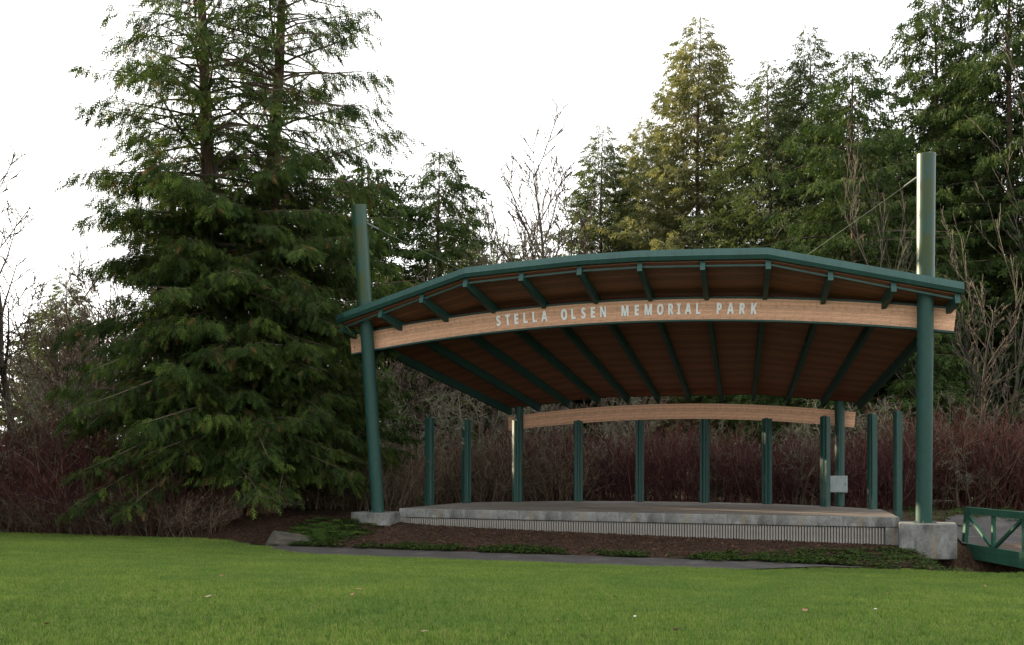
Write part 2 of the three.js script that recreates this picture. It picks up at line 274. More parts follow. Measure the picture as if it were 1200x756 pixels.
// ---------------------------------------------------------------- the pavilion: leaning columns, arched beams, fan of rafters, roof
const roof = { front: [], rear: [] };
{
  const Bf = 1.715, Af = 1.558, Br = 1.156, Ar = 1.202;
  for (let i = 0; i < 12; i++) {
    const s = i < 6 ? -1 : 1, j = i < 6 ? 5 - i : i - 6, k = Math.max(0, j - 2) / 3;
    const U = (B, A) => s * (j <= 2 ? (j + 0.5) * B : 2.5 * B + (j - 2) * A);
    const arc = j <= 2 ? [0.09, 0.02, -0.06][j] : -0.06 * (1 - k);
    roof.front.push(V(U(Bf, Af), lerp(6.907, 5.884, k) + arc, lerp(-2.165, -1.034, k)));
    roof.rear.push(V(U(Br, Ar), lerp(3.97, 3.60, k), lerp(8.16, 8.27, k)));
  }
}
{
  const pav = thing('pavilion', 'open pavilion with faceted green metal roof, leaning green columns and lettered arched wood beam', 'pavilion');
  for (const s of [-1, 1]) {
    const base = V(s * 8.223, -0.115, 0), top = V(s * 8.209, 9.54, -1.336), at = (y) => base.clone().lerp(top, (y + 0.115) / 9.655);
    const col = part('front_column', pipe(base, at(6.2), 0.208, 0.208, 36), M.green, pav);
    part('sleeve', pipe(at(6.12), top, 0.226, 0.232, 36), M.sleeve, col);
    part('flashing_ring', pipe(at(6.09), at(6.13), 0.285, 0.275, 32), M.flashing, col);
    const eye = at(8.98).add(V(-s * 0.2, 0, 0.05)), end = V(s * 2.6, 6.99 - 0.292 * 4.4 + 0.42, 2.2);
    part('cable', pipe(eye, end, 0.006, 0.006, 6), M.cable, pav);
    part('cable_clevis', pipe(eye, eye.clone().lerp(end, 0.06), 0.034, 0.026, 10), M.cable, pav);
    const rc = part('rear_column', pipe(V(s * 5.905, -0.05, 7.454), V(s * 5.905, 3.62, 7.454), 0.165, 0.165, 28), M.green, pav);
    part('conduit', pipe(V(s * 5.905 - 0.02, 0, 7.275), V(s * 5.905 - 0.02, 2.75, 7.275), 0.022, 0.022, 8), M.green, rc);
  }
  // arched glued beams with green steel plates on both edges
  function arch(u1, top, bottom, w, thick, n, m, name, trims) {
    const b = new MB(), P = (u, f, ww) => V(u, f(u), ww); let s = 0;
    const edge = (u, end) => u;
    for (let i = 0; i < n; i++) {
      const a = lerp(-u1, u1, i / n), c = lerp(-u1, u1, (i + 1) / n), L = c - a, aB = a * 0.993, cB = c * 0.993;
      for (const [ww, flip] of [[w - thick / 2, 0], [w + thick / 2, 1]]) {
        const q = [P(aB, bottom, ww), P(cB, bottom, ww), P(c, top, ww), P(a, top, ww)], uv = [[s, 0.005], [s + L, 0.005], [s + L, 0.575], [s, 0.575]];
        flip ? b.quad(q[1], q[0], q[3], q[2], [uv[1], uv[0], uv[3], uv[2]]) : b.quad(q[0], q[1], q[2], q[3], uv);
      }
      b.quad(P(a, top, w - thick / 2), P(c, top, w - thick / 2), P(c, top, w + thick / 2), P(a, top, w + thick / 2));
      b.quad(P(aB, bottom, w + thick / 2), P(cB, bottom, w + thick / 2), P(cB, bottom, w - thick / 2), P(aB, bottom, w - thick / 2));
      s += L;
    }
    for (const e of [-1, 1]) { const q = [P(e * u1 * 0.993, bottom, w - thick / 2), P(e * u1 * 0.993, bottom, w + thick / 2), P(e * u1, top, w + thick / 2), P(e * u1, top, w - thick / 2)]; if (e < 0) q.reverse(); b.quad(...q); }
    const beam = part(name, b.geo(), m, pav);
    if (trims) for (const [f, lo, hi, tn] of [[top, 0.003, 0.055, 'edge_plate'], [bottom, -0.055, -0.003, 'edge_plate']]) {
      const t = new MB();
      for (let i = 0; i < n; i++) { const k = f === top ? 1.002 : 0.995, a = lerp(-u1, u1, i / n) * k, c = lerp(-u1, u1, (i + 1) / n) * k, w0 = w - thick / 2 - 0.02, w1 = w + thick / 2 + 0.02; t.hexa([V(a, f(a) + lo, w0), V(c, f(c) + lo, w0), V(c, f(c) + lo, w1), V(a, f(a) + lo, w1), V(a, f(a) + hi, w0), V(c, f(c) + hi, w0), V(c, f(c) + hi, w1), V(a, f(a) + hi, w1)]); }
      part(tn, t.geo(), M.green, beam);
    }
    return beam;
  }
  const top = (u) => 6.25 - 0.0083 * u * u, bottom = (u) => 5.66 - 0.0081 * u * u;
  const beam = arch(9.0, top, bottom, -0.34, 0.22, 48, M.wood, 'front_beam', true);
  arch(6.43, (u) => 3.64 - 0.0098 * u * u, (u) => 3.08 - 0.0092 * u * u, 7.76, 0.2, 32, M.wood, 'rear_beam', false);
  // cut-out letters, one by one along the arch
  const font = await new FontLoader().loadAsync('fonts/droid/droid_sans_bold.typeface.json');
  const words = 'STELLA OLSEN MEMORIAL PARK'.replace(/ /g, ''), us = [-3.89, -3.59, -3.31, -3.02, -2.73, -2.42, -1.8, -1.51, -1.2, -0.91, -0.6, 0.06, 0.41, 0.75, 1.1, 1.41, 1.64, 1.91, 2.2, 2.79, 3.11, 3.44, 3.76];
  [...words].forEach((ch, i) => {
    const g = new TextGeometry(ch, { font, size: 0.305, depth: 0.03, curveSegments: 6, bevelEnabled: true, bevelSize: 0.009, bevelThickness: 0.004, bevelSegments: 1 });
    g.computeBoundingBox(); const bb = g.boundingBox; g.translate(-(bb.min.x + bb.max.x) / 2, -0.305 / 2, 0); g.scale(0.66, 1, 1);
    const L = part('letter', g, M.letter, beam), mid = (top(us[i]) + bottom(us[i])) / 2;
    L.position.copy(V(us[i], mid + 0.008, -0.468)); L.rotation.z = Math.atan(-2 * 0.0082 * us[i]); L.userData.label = 'pale metal letter ' + ch;
  });
  // rafters
  const up = new THREE.Vector3(0, 1, 0);
  roof.front.forEach((f, i) => {
    const r = roof.rear[i], t = r.clone().sub(f).normalize(), side = new THREE.Vector3().crossVectors(t, up).normalize(), dn = new THREE.Vector3().crossVectors(t, side).normalize(), b = new MB();
    if (dn.y > 0) dn.negate();
    const w = 0.062, d0 = 0.235, d1 = 0.28, c = (p, x, y) => p.clone().addScaledVector(side, x).addScaledVector(dn, y), f0 = f.clone(), mid = f.clone().lerp(r, 0.12);
    b.hexa([c(f0, -w, d0), c(f0, w, d0), c(mid, w, d1), c(mid, -w, d1), c(f0, -w, 0.004), c(f0, w, 0.004), c(mid, w, 0.004), c(mid, -w, 0.004)]);
    b.hexa([c(mid, -w, d1), c(mid, w, d1), c(r, w, d1), c(r, -w, d1), c(mid, -w, 0.004), c(mid, w, 0.004), c(r, w, 0.004), c(r, -w, 0.004)]);
    const ra = part('rafter', b.geo(), M.green, pav);
    const e = new MB(), o = f0.clone().addScaledVector(t, -0.035);
    e.hexa([c(o, -w - 0.006, d0 + 0.012), c(o, w + 0.006, d0 + 0.012), c(f0, w + 0.006, d0 + 0.012), c(f0, -w - 0.006, d0 + 0.012), c(o, -w - 0.006, -0.03), c(o, w + 0.006, -0.03), c(f0, w + 0.006, -0.03), c(f0, -w - 0.006, -0.03)]);
    part('end_plate', e.geo(), M.green, ra);
  });
  // soffit boards, roof panels and the rod along the rafter ends, bay by bay
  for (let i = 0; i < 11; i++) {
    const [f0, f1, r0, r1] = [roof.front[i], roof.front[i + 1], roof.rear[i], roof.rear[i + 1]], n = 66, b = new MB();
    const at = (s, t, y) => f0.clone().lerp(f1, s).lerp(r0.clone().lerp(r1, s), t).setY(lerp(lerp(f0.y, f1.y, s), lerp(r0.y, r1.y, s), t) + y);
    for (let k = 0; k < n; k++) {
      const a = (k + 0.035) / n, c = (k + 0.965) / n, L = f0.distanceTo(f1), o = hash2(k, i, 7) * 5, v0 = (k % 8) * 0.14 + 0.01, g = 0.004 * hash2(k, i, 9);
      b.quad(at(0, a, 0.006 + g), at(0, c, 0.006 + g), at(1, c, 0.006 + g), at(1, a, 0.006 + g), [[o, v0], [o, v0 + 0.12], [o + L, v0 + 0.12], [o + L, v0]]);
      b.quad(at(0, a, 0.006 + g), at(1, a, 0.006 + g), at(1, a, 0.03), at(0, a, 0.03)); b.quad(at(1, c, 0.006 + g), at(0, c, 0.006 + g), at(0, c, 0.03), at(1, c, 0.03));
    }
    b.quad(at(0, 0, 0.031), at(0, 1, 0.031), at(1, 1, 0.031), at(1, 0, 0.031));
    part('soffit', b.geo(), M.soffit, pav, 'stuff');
    const rp = new MB();
    rp.quad(at(0, -0.006, 0.32), at(1, -0.006, 0.32), at(1, 1.02, 0.24), at(0, 1.02, 0.24));
    rp.quad(at(0, 1.02, 0.05), at(1, 1.02, 0.05), at(1, 1.02, 0.24), at(0, 1.02, 0.24));
    for (let k = 0; k < 4; k++) { const s = (k + 0.5) / 4; rp.bar(at(s, 0.0, 0.34), at(s, 1.015, 0.262), 0.025, 0.045); }
    part('roof_panel', rp.geo(), M.green, pav);
    const p = f0.clone().add(V(0.06, -0.10, 0.03)), q = f1.clone().add(V(-0.06, -0.10, 0.03));
    const rod = new MB(); rod.bar(p, q, 0.045, 0.05); part('tie_angle', rod.geo(), M.green, pav);
  }
  // gutter-like fascia: one length to each roof facet
  const profile = [[0.05, 0.03], [-0.13, 0.045], [-0.185, 0.15], [-0.16, 0.17], [-0.155, 0.185], [-0.07, 0.345], [0.2, 0.37], [0.3, 0.31]];   // (back, up)
  for (const [a, b] of [[0, 3], [3, 8], [8, 11]]) {
    const m = new MB(); const ends = [];
    const pts = roof.front.slice(a, b + 1).map((p) => p.clone());
    if (a === 0) pts[0].add(roof.front[0].clone().sub(roof.front[1]).multiplyScalar(0.11));
    if (b === 11) pts.at(-1).add(roof.front[11].clone().sub(roof.front[10]).multiplyScalar(0.11));
    for (let i = 0; i < pts.length - 1; i++) for (let k = 0; k < profile.length - 1; k++) { const A = (p, q) => p.clone().add(V(0, q[1], q[0])); m.quad(A(pts[i], profile[k]), A(pts[i + 1], profile[k]), A(pts[i + 1], profile[k + 1]), A(pts[i], profile[k + 1])); }
    for (const p of [pts[0], pts.at(-1)]) for (let k = 1; k < profile.length - 1; k++) m.tri(p.clone().add(V(0, profile[0][1], profile[0][0])), p.clone().add(V(0, profile[k][1], profile[k][0])), p.clone().add(V(0, profile[k + 1][1], profile[k + 1][0])));
    part('fascia', m.geo(0.25), M.green, pav);
  }
  for (const i of [0, 11]) {                                       // rake trim along both sides
    const o = V(i ? 0.1 : -0.1, 0, 0), f = roof.front[i].clone().add(o), r = roof.rear[i].clone().add(o), m = new MB();
    m.bar(f.clone().add(V(0, 0.17, 0)), r.clone().add(V(0, 0.14, 0.2)), 0.05, 0.26); part('rake_trim', m.geo(), M.green, pav);
  }
}

// ---------------------------------------------------------------- posts round the back of the stage, and the electrical box
{
  const names = ['outermost of the row, beside', 'second from the end of the row near', 'behind the rear column near', 'fourth from the end of the row near', 'middle of the row, on the half near'];
  for (const s of [-1, 1]) POSTS.forEach(([u, w], k) => {
    const p = thing('steel_post', `green steel stage post, ${names[k]} the ${s < 0 ? 'big cedar' : 'footbridge'}`, 'post', 'green posts round the back of the stage');
    p.position.copy(V(s * u, 0, w));
    const outward = Math.atan2(s * u, w - 0.5); p.rotation.y = -outward;  // local -z points away from the stage centre
    const down = k === 0 ? -0.35 : -0.02;
    part('pipe', pipe(V(0, down, -0.03), V(0, 3.06, -0.03), 0.062, 0.062, 16), M.green, p);
    for (const e of [-1, 1]) { const b = new MB(); b.hexa([V(e * 0.11 - 0.045, down, -0.07), V(e * 0.11 + 0.045, down, -0.07), V(e * 0.11 + 0.045, down, 0.1), V(e * 0.11 - 0.045, down, 0.1), V(e * 0.11 - 0.045, 3.03, -0.07), V(e * 0.11 + 0.045, 3.03, -0.07), V(e * 0.11 + 0.045, 3.03, 0.1), V(e * 0.11 - 0.045, 3.03, 0.1)]); part('channel', b.geo(), M.green, p); }
    const web = new MB(); web.hexa([V(-0.065, down, 0.045), V(0.065, down, 0.045), V(0.065, down, 0.075), V(-0.065, down, 0.075), V(-0.065, 3.02, 0.045), V(0.065, 3.02, 0.045), V(0.065, 3.02, 0.075), V(-0.065, 3.02, 0.075)]); part('web', web.geo(), M.green, p);
  });
  const e = thing('electrical_box', 'pale grey electrical cabinet on the rear pavilion column', 'electrical box');
  e.position.copy(V(5.86, 0.44, 7.2)); e.rotation.y = 0.1;
  const g = boxGeo(0.6, 0.58, 0.17, 0.012); g.translate(0, 0.29, 0); part('cabinet', g, M.box, e);
  const d = boxGeo(0.56, 0.54, 0.02, 0.006); d.translate(0, 0.29, 0.095); const door = part('door', d, M.box, e);
  const h = boxGeo(0.03, 0.08, 0.025, 0.005); h.translate(0.23, 0.29, 0.115); part('latch', h, M.cable, door);
}

// ---------------------------------------------------------------- the footbridge
{
  const br = thing('footbridge', 'green painted timber truss footbridge leading over the stream', 'footbridge');
  const a = new THREE.Vector2(9.38, 1.2), dir = new THREE.Vector2(1.1, -2.6).normalize(), side = new THREE.Vector2(-dir.y, dir.x);   // along the bridge, and away from the near truss
  const BAY = 1.42, N = 6, P = (l, s, y) => V(a.x + dir.x * l + side.x * s, y, a.y + dir.y * l + side.y * s);
  const lat = V(side.x, 0, side.y);
  const bar = (name, p, q, w, d, upv) => { const m = new MB(); m.bar(p, q, w, d, upv || new THREE.Vector3(0, 1, 0)); return part(name, m.geo(), M.bridge, br); };
  const L = BAY * N, yb = -1.02, yt = 0.28;
  for (const s of [0, 2.0]) {
    bar('top_rail', P(-0.02, s, yt - 0.09), P(L - 0.1, s, yt - 0.09), 0.12, 0.18);
    bar('bottom_chord', P(-0.1, s, yb + 0.20), P(L + 0.1, s, yb + 0.20), 0.14, 0.17);
    bar('bottom_chord', P(-0.06, s, yb), P(L + 0.06, s, yb), 0.16, 0.22);
    for (let k = 0; k <= N; k++) { if (k === 0 || k === N) bar('end_post', P(k ? k * BAY + 0.06 : -0.06, s, yb + 0.29), P(k ? k * BAY - 0.06 : 0.06, s, yt - 0.18), 0.13, 0.11, lat); else bar('upright', P(k * BAY, s, yb + 0.29), P(k * BAY, s, yt - 0.18), 0.08, 0.09, lat); }
    for (let k = 0; k < N; k++) { const down = k % 2 === 0; bar('diagonal', P(k * BAY + 0.1, s, down ? yt - 0.2 : yb + 0.31), P((k + 1) * BAY - 0.1, s, down ? yb + 0.31 : yt - 0.2), 0.07, 0.09, lat); }
  }
  for (let l = 0.0, k = 0; l < L - 0.12; l += 0.145, k++) { const m = new MB(); m.bar(P(l + 0.07, 0.1, yb + 0.25 + 0.004 * hash2(k, 3, 3)), P(l + 0.07, 1.9, yb + 0.25 + 0.004 * hash2(k, 3, 3)), 0.135, 0.045); part('deck_plank', m.geo(), M.deck, br); }
  for (const l of [0.15, L - 0.15]) { const m = new MB(); m.hexa([P(l - 0.2, -0.06, -2.3), P(l + 0.2, -0.06, -2.3), P(l + 0.2, 2.1, -2.3), P(l - 0.2, 2.1, -2.3), P(l - 0.2, -0.06, yb - 0.12), P(l + 0.2, -0.06, yb - 0.12), P(l + 0.2, 2.1, yb - 0.12), P(l - 0.2, 2.1, yb - 0.12)]); part('abutment', m.geo(), M.concrete, br); }
}

// ---------------------------------------------------------------- the boulder beside the path
{
  const g = new THREE.IcosahedronGeometry(1, 10), p = g.attributes.position, v = new THREE.Vector3(), R = rngOf(5), planes = [];
  for (let k = 0; k < 15; k++) { const n = new THREE.Vector3(R() - 0.5, R() - 0.4, R() - 0.5).normalize(); planes.push([n, 0.62 + 0.22 * R()]); }
  planes.push([new THREE.Vector3(0.42, 0.9, 0.1).normalize(), 0.42], [new THREE.Vector3(-0.95, 0.3, 0.1).normalize(), 0.66]);
  for (let i = 0; i < p.count; i++) {
    v.fromBufferAttribute(p, i).normalize(); let r = 1; for (const [n, d] of planes) { const c = v.dot(n); if (c > 0.05) r = Math.min(r, d / c); }
    r *= 1 + 0.09 * (fbm(v.x * 5 + 20, v.y * 5 + v.z * 4 + 20, 7, 4) - 0.5); p.setXYZ(i, v.x * r * 1.15, v.y * r * 0.62, v.z * r * 0.62);
  }
  const b = tag(new THREE.Mesh(toCreasedNormals(g, 0.35), M.rock), 'grey-brown wedge-shaped boulder at the lawn edge where the path begins', 'boulder');
  b.name = 'boulder'; b.position.copy(V(-9.75, -0.98, -2.75)); b.rotation.y = 0.3; add(b);
}

// ---------------------------------------------------------------- growing things: shapes
const UP = new THREE.Vector3(0, 1, 0);
// a flat frond: narrow leaflets on alternate sides of an axis
function frond(m, p, ax, sd, len, leafLen, leafW, n) {
  for (let k = 0; k < n; k++) {
    const t = (k + 0.5) / n, s = k & 1 ? 1 : -1, l = leafLen * (1.05 - 0.65 * t), f = 0.62;
    const bx = p.x + ax.x * len * t, by = p.y + ax.y * len * t, bz = p.z + ax.z * len * t;
    const dx = ax.x * f + sd.x * s * 0.78, dy = ax.y * f + sd.y * s * 0.78 - 0.12, dz = ax.z * f + sd.z * s * 0.78;
    m.xyz(bx - ax.x * leafW, by - ax.y * leafW, bz - ax.z * leafW); m.xyz(bx + ax.x * leafW, by + ax.y * leafW, bz + ax.z * leafW); m.xyz(bx + dx * l, by + dy * l, bz + dz * l);
  }
  const w = leafW * 0.8;                                           // the tip
  m.xyz(p.x + ax.x * len * 0.55 - sd.x * w, p.y + ax.y * len * 0.55 - sd.y * w, p.z + ax.z * len * 0.55 - sd.z * w); m.xyz(p.x + ax.x * len * 0.55 + sd.x * w, p.y + ax.y * len * 0.55 + sd.y * w, p.z + ax.z * len * 0.55 + sd.z * w); m.xyz(p.x + ax.x * len * 1.1, p.y + ax.y * len * 1.1, p.z + ax.z * len * 1.1);
}
function conifer(o) {
  const R = rngOf(o.seed), trunk = new MB(true), limbs = new MB(true), crown = new MB(true);
  const H = o.height, tp = [], tr = [], lean = o.lean || [0, 0], segs = 14;
  const at = (y) => new THREE.Vector3(lean[0] * y / H + 0.012 * H * (noise2(y * 0.25 + o.seed, 1, 3) - 0.5) * (y / H), y, lean[1] * y / H + 0.012 * H * (noise2(y * 0.25 + o.seed, 9, 3) - 0.5) * (y / H));
  for (let i = 0; i <= segs; i++) { const t = i / segs, y = t * H; tp.push(at(i ? y : -0.4)); tr.push(Math.max(0.012, o.trunk * (Math.pow(1 - t, 0.85) + (o.flare || 0.35) * Math.exp(-y / 0.7)))); }
  trunk.col = o.barkColor || [0.42, 0.34, 0.28]; trunk.tube(tp, tr, o.trunkSides || 9);
  const side = new THREE.Vector3(), ax = new THREE.Vector3(), tw = new THREE.Vector3(), pos = new THREE.Vector3(), fs = new THREE.Vector3(), outv = new THREE.Vector3();
  for (let i = 0; i < o.branches; i++) {
    const q = Math.pow((i + R()) / o.branches, o.bias || 1), y = lerp(o.base, H * 0.995, q), t = y / H, az = i * 2.39996 + (R() - 0.5) * 0.9;
    const dir = new THREE.Vector3(Math.cos(az), 0, Math.sin(az)); side.set(-dir.z, 0, dir.x);
    let L = o.radius(y, az) * (1 - (o.spread || 0.38) + 1.25 * (o.spread || 0.38) * R()); if (L < 0.15) L = 0.15;
    const rise = o.rise(t) + (R() - 0.5) * (o.riseVar || 0.25), droop = o.droop(t), lift = o.lift(t), r0 = Math.min(0.09, 0.012 + L * (o.limb || 0.011)), bp = [], brd = [], start = at(y), ph = R() * 9;
    const P = (s, v) => v.copy(start).addScaledVector(dir, L * s).addScaledVector(side, L * 0.07 * Math.sin(s * 4 + ph)).addScaledVector(UP, L * (rise * s - droop * s * s + lift * s * s * s));
    for (let k = 0; k <= 5; k++) { bp.push(P(k / 5, new THREE.Vector3())); brd.push(Math.max(0.004, r0 * (1 - k / 5.4))); }
    limbs.col = o.limbColor || [0.08, 0.062, 0.048]; limbs.tube(bp, brd, 3);
    const s0 = o.bare(t), step = o.step / L, dens = o.density(t);
    for (let s = s0 + R() * step; s < 1.0; s += step) {
      for (const sg of [-1, 1]) {
        if (R() > dens) continue;
        P(s, pos);
        const tl = o.twig * (0.45 + 0.75 * R()) * Math.min(1, 0.35 + L / 3) * (1.05 - 0.45 * s), fa = (0.75 + 0.5 * R());
        tw.copy(dir).multiplyScalar(Math.cos(fa)).addScaledVector(side, sg * Math.sin(fa)).addScaledVector(UP, -o.hang * (0.35 + 0.9 * R()) + 0.12).normalize();
        if (o.twigTubes && R() < 0.25) { limbs.col = R() < 0.2 ? [0.22, 0.19, 0.15] : [0.10, 0.07, 0.05]; limbs.tube([pos.clone(), pos.clone().addScaledVector(tw, tl)], [0.008, 0.003], 3); }
        const nf = o.frondsPerTwig, tone = R();
        for (let f = 0; f < nf; f++) {
          const ft = (f + 0.3 + 0.7 * R()) / nf, fl = o.frond * (0.7 + 0.6 * R()) * Math.min(1, 0.45 + L / 3);
          outv.copy(pos).addScaledVector(tw, tl * ft); outv.x += (R() - 0.5) * 0.2; outv.y += (R() - 0.5) * 0.26; outv.z += (R() - 0.5) * 0.2;
          ax.copy(tw).multiplyScalar(0.6).addScaledVector(side, (R() - 0.5) * 1.0).addScaledVector(dir, (R() - 0.25) * 0.6).addScaledVector(UP, -o.hang * (0.25 + R())).normalize();
          fs.set(R() - 0.5, (R() - 0.5) * 0.6, R() - 0.5).cross(ax); if (fs.lengthSq() < 1e-4) fs.set(1, 0, 0); fs.normalize();
          crown.col = o.color(R, tone);
          frond(crown, outv, ax, fs, fl, fl * o.leafLen, fl * o.leafW, o.leaflets);
        }
      }
    }
  }
  return { trunk: trunk.geo(0.9), limbs: limbs.geo(), crown: crown.geo() };
}
function bareTree(o) {                                              // a leafless tree or a multi-stemmed shrub
  const R = rngOf(o.seed), m = new MB(true), tips = [];
  function grow(p, d, len, r, level) {
    const n = o.cheap ? [4, 2, 1][level] : level === 0 ? 6 : level >= o.levels - 1 ? 2 : 3, pts = [p.clone()], rad = [r], q = p.clone(), dd = d.clone();
    for (let i = 1; i <= n; i++) { dd.x += (R() - 0.5) * o.wobble; dd.z += (R() - 0.5) * o.wobble; dd.y += (R() - 0.5) * o.wobble * 0.6 + o.up * 0.1; dd.normalize(); q.addScaledVector(dd, len / n); pts.push(q.clone()); rad.push(Math.max(o.min, r * (1 - (level ? 0.75 : o.taper || 0.7) * i / n))); }
    m.col = o.color(R, level); m.tube(pts, rad, level === 0 ? 6 : level < 2 ? 4 : 3);
    if (level >= o.levels - 1) return;
    const k = Math.round(o.kids[Math.min(level, o.kids.length - 1)] * (0.8 + 0.4 * R()));
    for (let i = 0; i < k; i++) {
      const t = lerp(level === 0 ? o.first : 0.18, 1, (i + R() * 0.9) / k), f = t * n, a = Math.min(n - 1, Math.floor(f)), c = pts[a].clone().lerp(pts[a + 1], f - a);
      const axis = pts[a + 1].clone().sub(pts[a]).normalize(), az = R() * 6.283, ref = Math.abs(axis.y) > 0.9 ? new THREE.Vector3(1, 0, 0) : UP, s1 = new THREE.Vector3().crossVectors(axis, ref).normalize(), s2 = new THREE.Vector3().crossVectors(axis, s1), an = o.angle * (0.7 + 0.6 * R());
      const nd = axis.multiplyScalar(Math.cos(an)).addScaledVector(s1, Math.sin(an) * Math.cos(az)).addScaledVector(s2, Math.sin(an) * Math.sin(az)); nd.y += o.up * 0.25; nd.normalize();
      grow(c, nd, len * o.ratio * (0.65 + 0.6 * R()) * (level === 0 ? 1.15 - 0.55 * t : 1), Math.max(o.min, rad[a] * 0.55), level + 1);
    }
  }
  const stems = o.stems || 1;
  for (let s = 0; s < stems; s++) {
    const az = s * 2.4 + R(), sp = stems > 1 ? o.spread * Math.sqrt(R()) : 0, tilt = stems > 1 ? (o.tilt || 0.3) * Math.sqrt(R()) : 0.03;
    grow(new THREE.Vector3(Math.cos(az) * sp, -0.2, Math.sin(az) * sp), new THREE.Vector3(Math.cos(az) * tilt, 1, Math.sin(az) * tilt).normalize(), o.height * (stems > 1 ? 0.55 + 0.45 * R() : 1) * (o.stemShare || 0.8), o.r * (stems > 1 ? 0.6 + 0.6 * R() : 1), 0);
  }
  return m.geo();
}
const mix3 = (a, b, t) => [lerp(a[0], b[0], t), lerp(a[1], b[1], t), lerp(a[2], b[2], t)];
function plantTree(name, label, category, group, shape, u, w, turn = 0, scale = 1, tall = 1) {
  const t = thing(name, label, category, group);
  t.position.copy(V(u, groundY(u, w) - 0.03, w)); t.rotation.y = turn; t.scale.set(scale, scale * tall, scale);
  part('trunk', shape.trunk, M.bark, t); part('limbs', shape.limbs, M.twig, t, 'stuff'); part('crown', shape.crown, shape.leaf || M.leaf, t, 'stuff');
  return t;
}

// ---------------------------------------------------------------- the two big cedars by the lawn
const cedarGreen = (R, tone) => { const k = 0.6 * tone + 0.4 * R(); return R() < 0.03 ? [0.13, 0.075, 0.03] : mix3([0.019, 0.037, 0.010], [0.085, 0.128, 0.022], k * k * 1.25); };
function bigCedar(seed, lean, sideBias) {
  return conifer({
    seed, height: 24, trunk: 0.42, flare: 0.6, base: 2.2, branches: 330, bias: 1.36, lean, trunkSides: 14, barkColor: [0.40, 0.31, 0.25],
    radius: (y, az) => { const n = (y < 11 ? 0.94 : 0.86) + (y < 11 ? 0.14 : 0.28) * noise2(Math.cos(az) * 2 + 7, y * 0.6 + Math.sin(az) * 2, seed); const r = y < 4 ? lerp(3.9, 4.8, y / 4) : y < 10 ? lerp(4.8, 4.8, (y - 4) / 6) : y < 16 ? lerp(4.8, 3.9, (y - 10) / 6) : lerp(3.9, 0.2, (y - 16) / 8); return r * n * (1 + sideBias * Math.cos(az)); },
    rise: (t) => lerp(0.14, 0.5, t), droop: (t) => lerp(0.66, 0.55, t), lift: (t) => lerp(0.28, 0.36, t), spread: 0.46, riseVar: 0.6,
    bare: (t) => t < 0.42 ? 0.10 : lerp(0.14, 0.44, smooth(0.44, 0.54, t)), density: (t) => t < 0.44 ? 0.98 : lerp(0.9, 0.46, smooth(0.44, 0.54, t)),
    step: 0.235, twig: 1.1, hang: 0.7, frondsPerTwig: 9, frond: 0.30, leafLen: 0.5, leafW: 0.08, leaflets: 7, limb: 0.012, twigTubes: true, limbColor: [0.10, 0.078, 0.06], color: cedarGreen,
  });
}
plantTree('cedar_tree', 'huge dense cedar with a fluted trunk behind the boulder', 'tree', 'two large cedars by the lawn', bigCedar(11, [-1.5, -0.2], 0.07), -13.7, -0.5, 0);
plantTree('cedar_tree', 'huge dense cedar nearest the pavilion, its sprays hanging behind the leaning column', 'tree', 'two large cedars by the lawn', bigCedar(23, [0.75, 0.1], -0.03), -13.0, 0.9, 0);

// ---------------------------------------------------------------- conifers behind
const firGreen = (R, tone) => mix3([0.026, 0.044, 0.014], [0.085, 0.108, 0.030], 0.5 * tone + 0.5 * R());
const firSunlit = (R, tone) => mix3([0.055, 0.075, 0.025], [0.21, 0.205, 0.070], 0.5 * tone + 0.5 * R());  // fir green made paler and yellower: the low sun is put into this colour
function fir(seed, height, rad, dens, color) {
  return conifer({
    seed, height, trunk: height * 0.011, base: height * 0.08, branches: Math.round(height * 9), bias: 1.12, trunkSides: 7,
    radius: (y, az) => { const t = y / height, n = 0.7 + 0.6 * noise2(Math.cos(az) * 1.7 + 5, y * 0.35 + Math.sin(az) * 1.7, seed); return rad * n * (Math.pow(1 - t, 0.84) * 1.08 + 0.012); },
    rise: (t) => lerp(-0.05, 0.75, t), droop: (t) => lerp(0.30, 0.2, t), lift: (t) => lerp(0.26, 0.1, t),
    bare: () => 0.04, density: () => dens, step: 0.40, twig: 1.35, hang: 0.26, frondsPerTwig: 5, frond: 0.56, leafLen: 0.52, leafW: 0.12, leaflets: 5, color,
  });
}
function cedarFar(seed, height, rad, color, fine = 1) {
  return conifer({
    seed, height, trunk: height * 0.013, base: 0.8, branches: Math.round(height * 8), bias: 1.15, trunkSides: 7,
    radius: (y, az) => { const t = y / height, n = 0.78 + 0.44 * noise2(Math.cos(az) * 1.5 + 5, y * 0.4 + Math.sin(az) * 1.5, seed); return rad * n * (t < 0.3 ? 1 : Math.pow((1 - t) / 0.7, 0.55)) + 0.05; },
    rise: (t) => lerp(-0.05, 0.5, t), droop: () => 0.5, lift: () => 0.22, bare: () => 0.06, density: () => 0.85, step: 0.42, twig: 1.1, hang: 0.58, frondsPerTwig: fine ? 8 : 6, frond: fine ? 0.43 : 0.56, leafLen: 0.54, leafW: fine ? 0.12 : 0.15, leaflets: 4, color,
  });
}
const farCedarGreen = (R, tone) => mix3([0.016, 0.035, 0.010], [0.060, 0.092, 0.020], 0.6 * tone + 0.4 * R());
const shapes = {
  firA: fir(101, 30, 8.8, 0.92, firSunlit), firB: fir(102, 27, 8.4, 0.8, firGreen), firC: fir(103, 18, 4.8, 0.72, firGreen),
  cedA: cedarFar(111, 22, 6.0, farCedarGreen), cedB: cedarFar(112, 26, 6.6, farCedarGreen), cedC: cedarFar(113, 10, 2.9, farCedarGreen), cedL: cedarFar(114, 24, 6.0, farCedarGreen, 0),
};
for (const k of ['firA', 'firB', 'firC']) shapes[k].leaf = M.needle;
const GT = 'conifers beyond the stage';
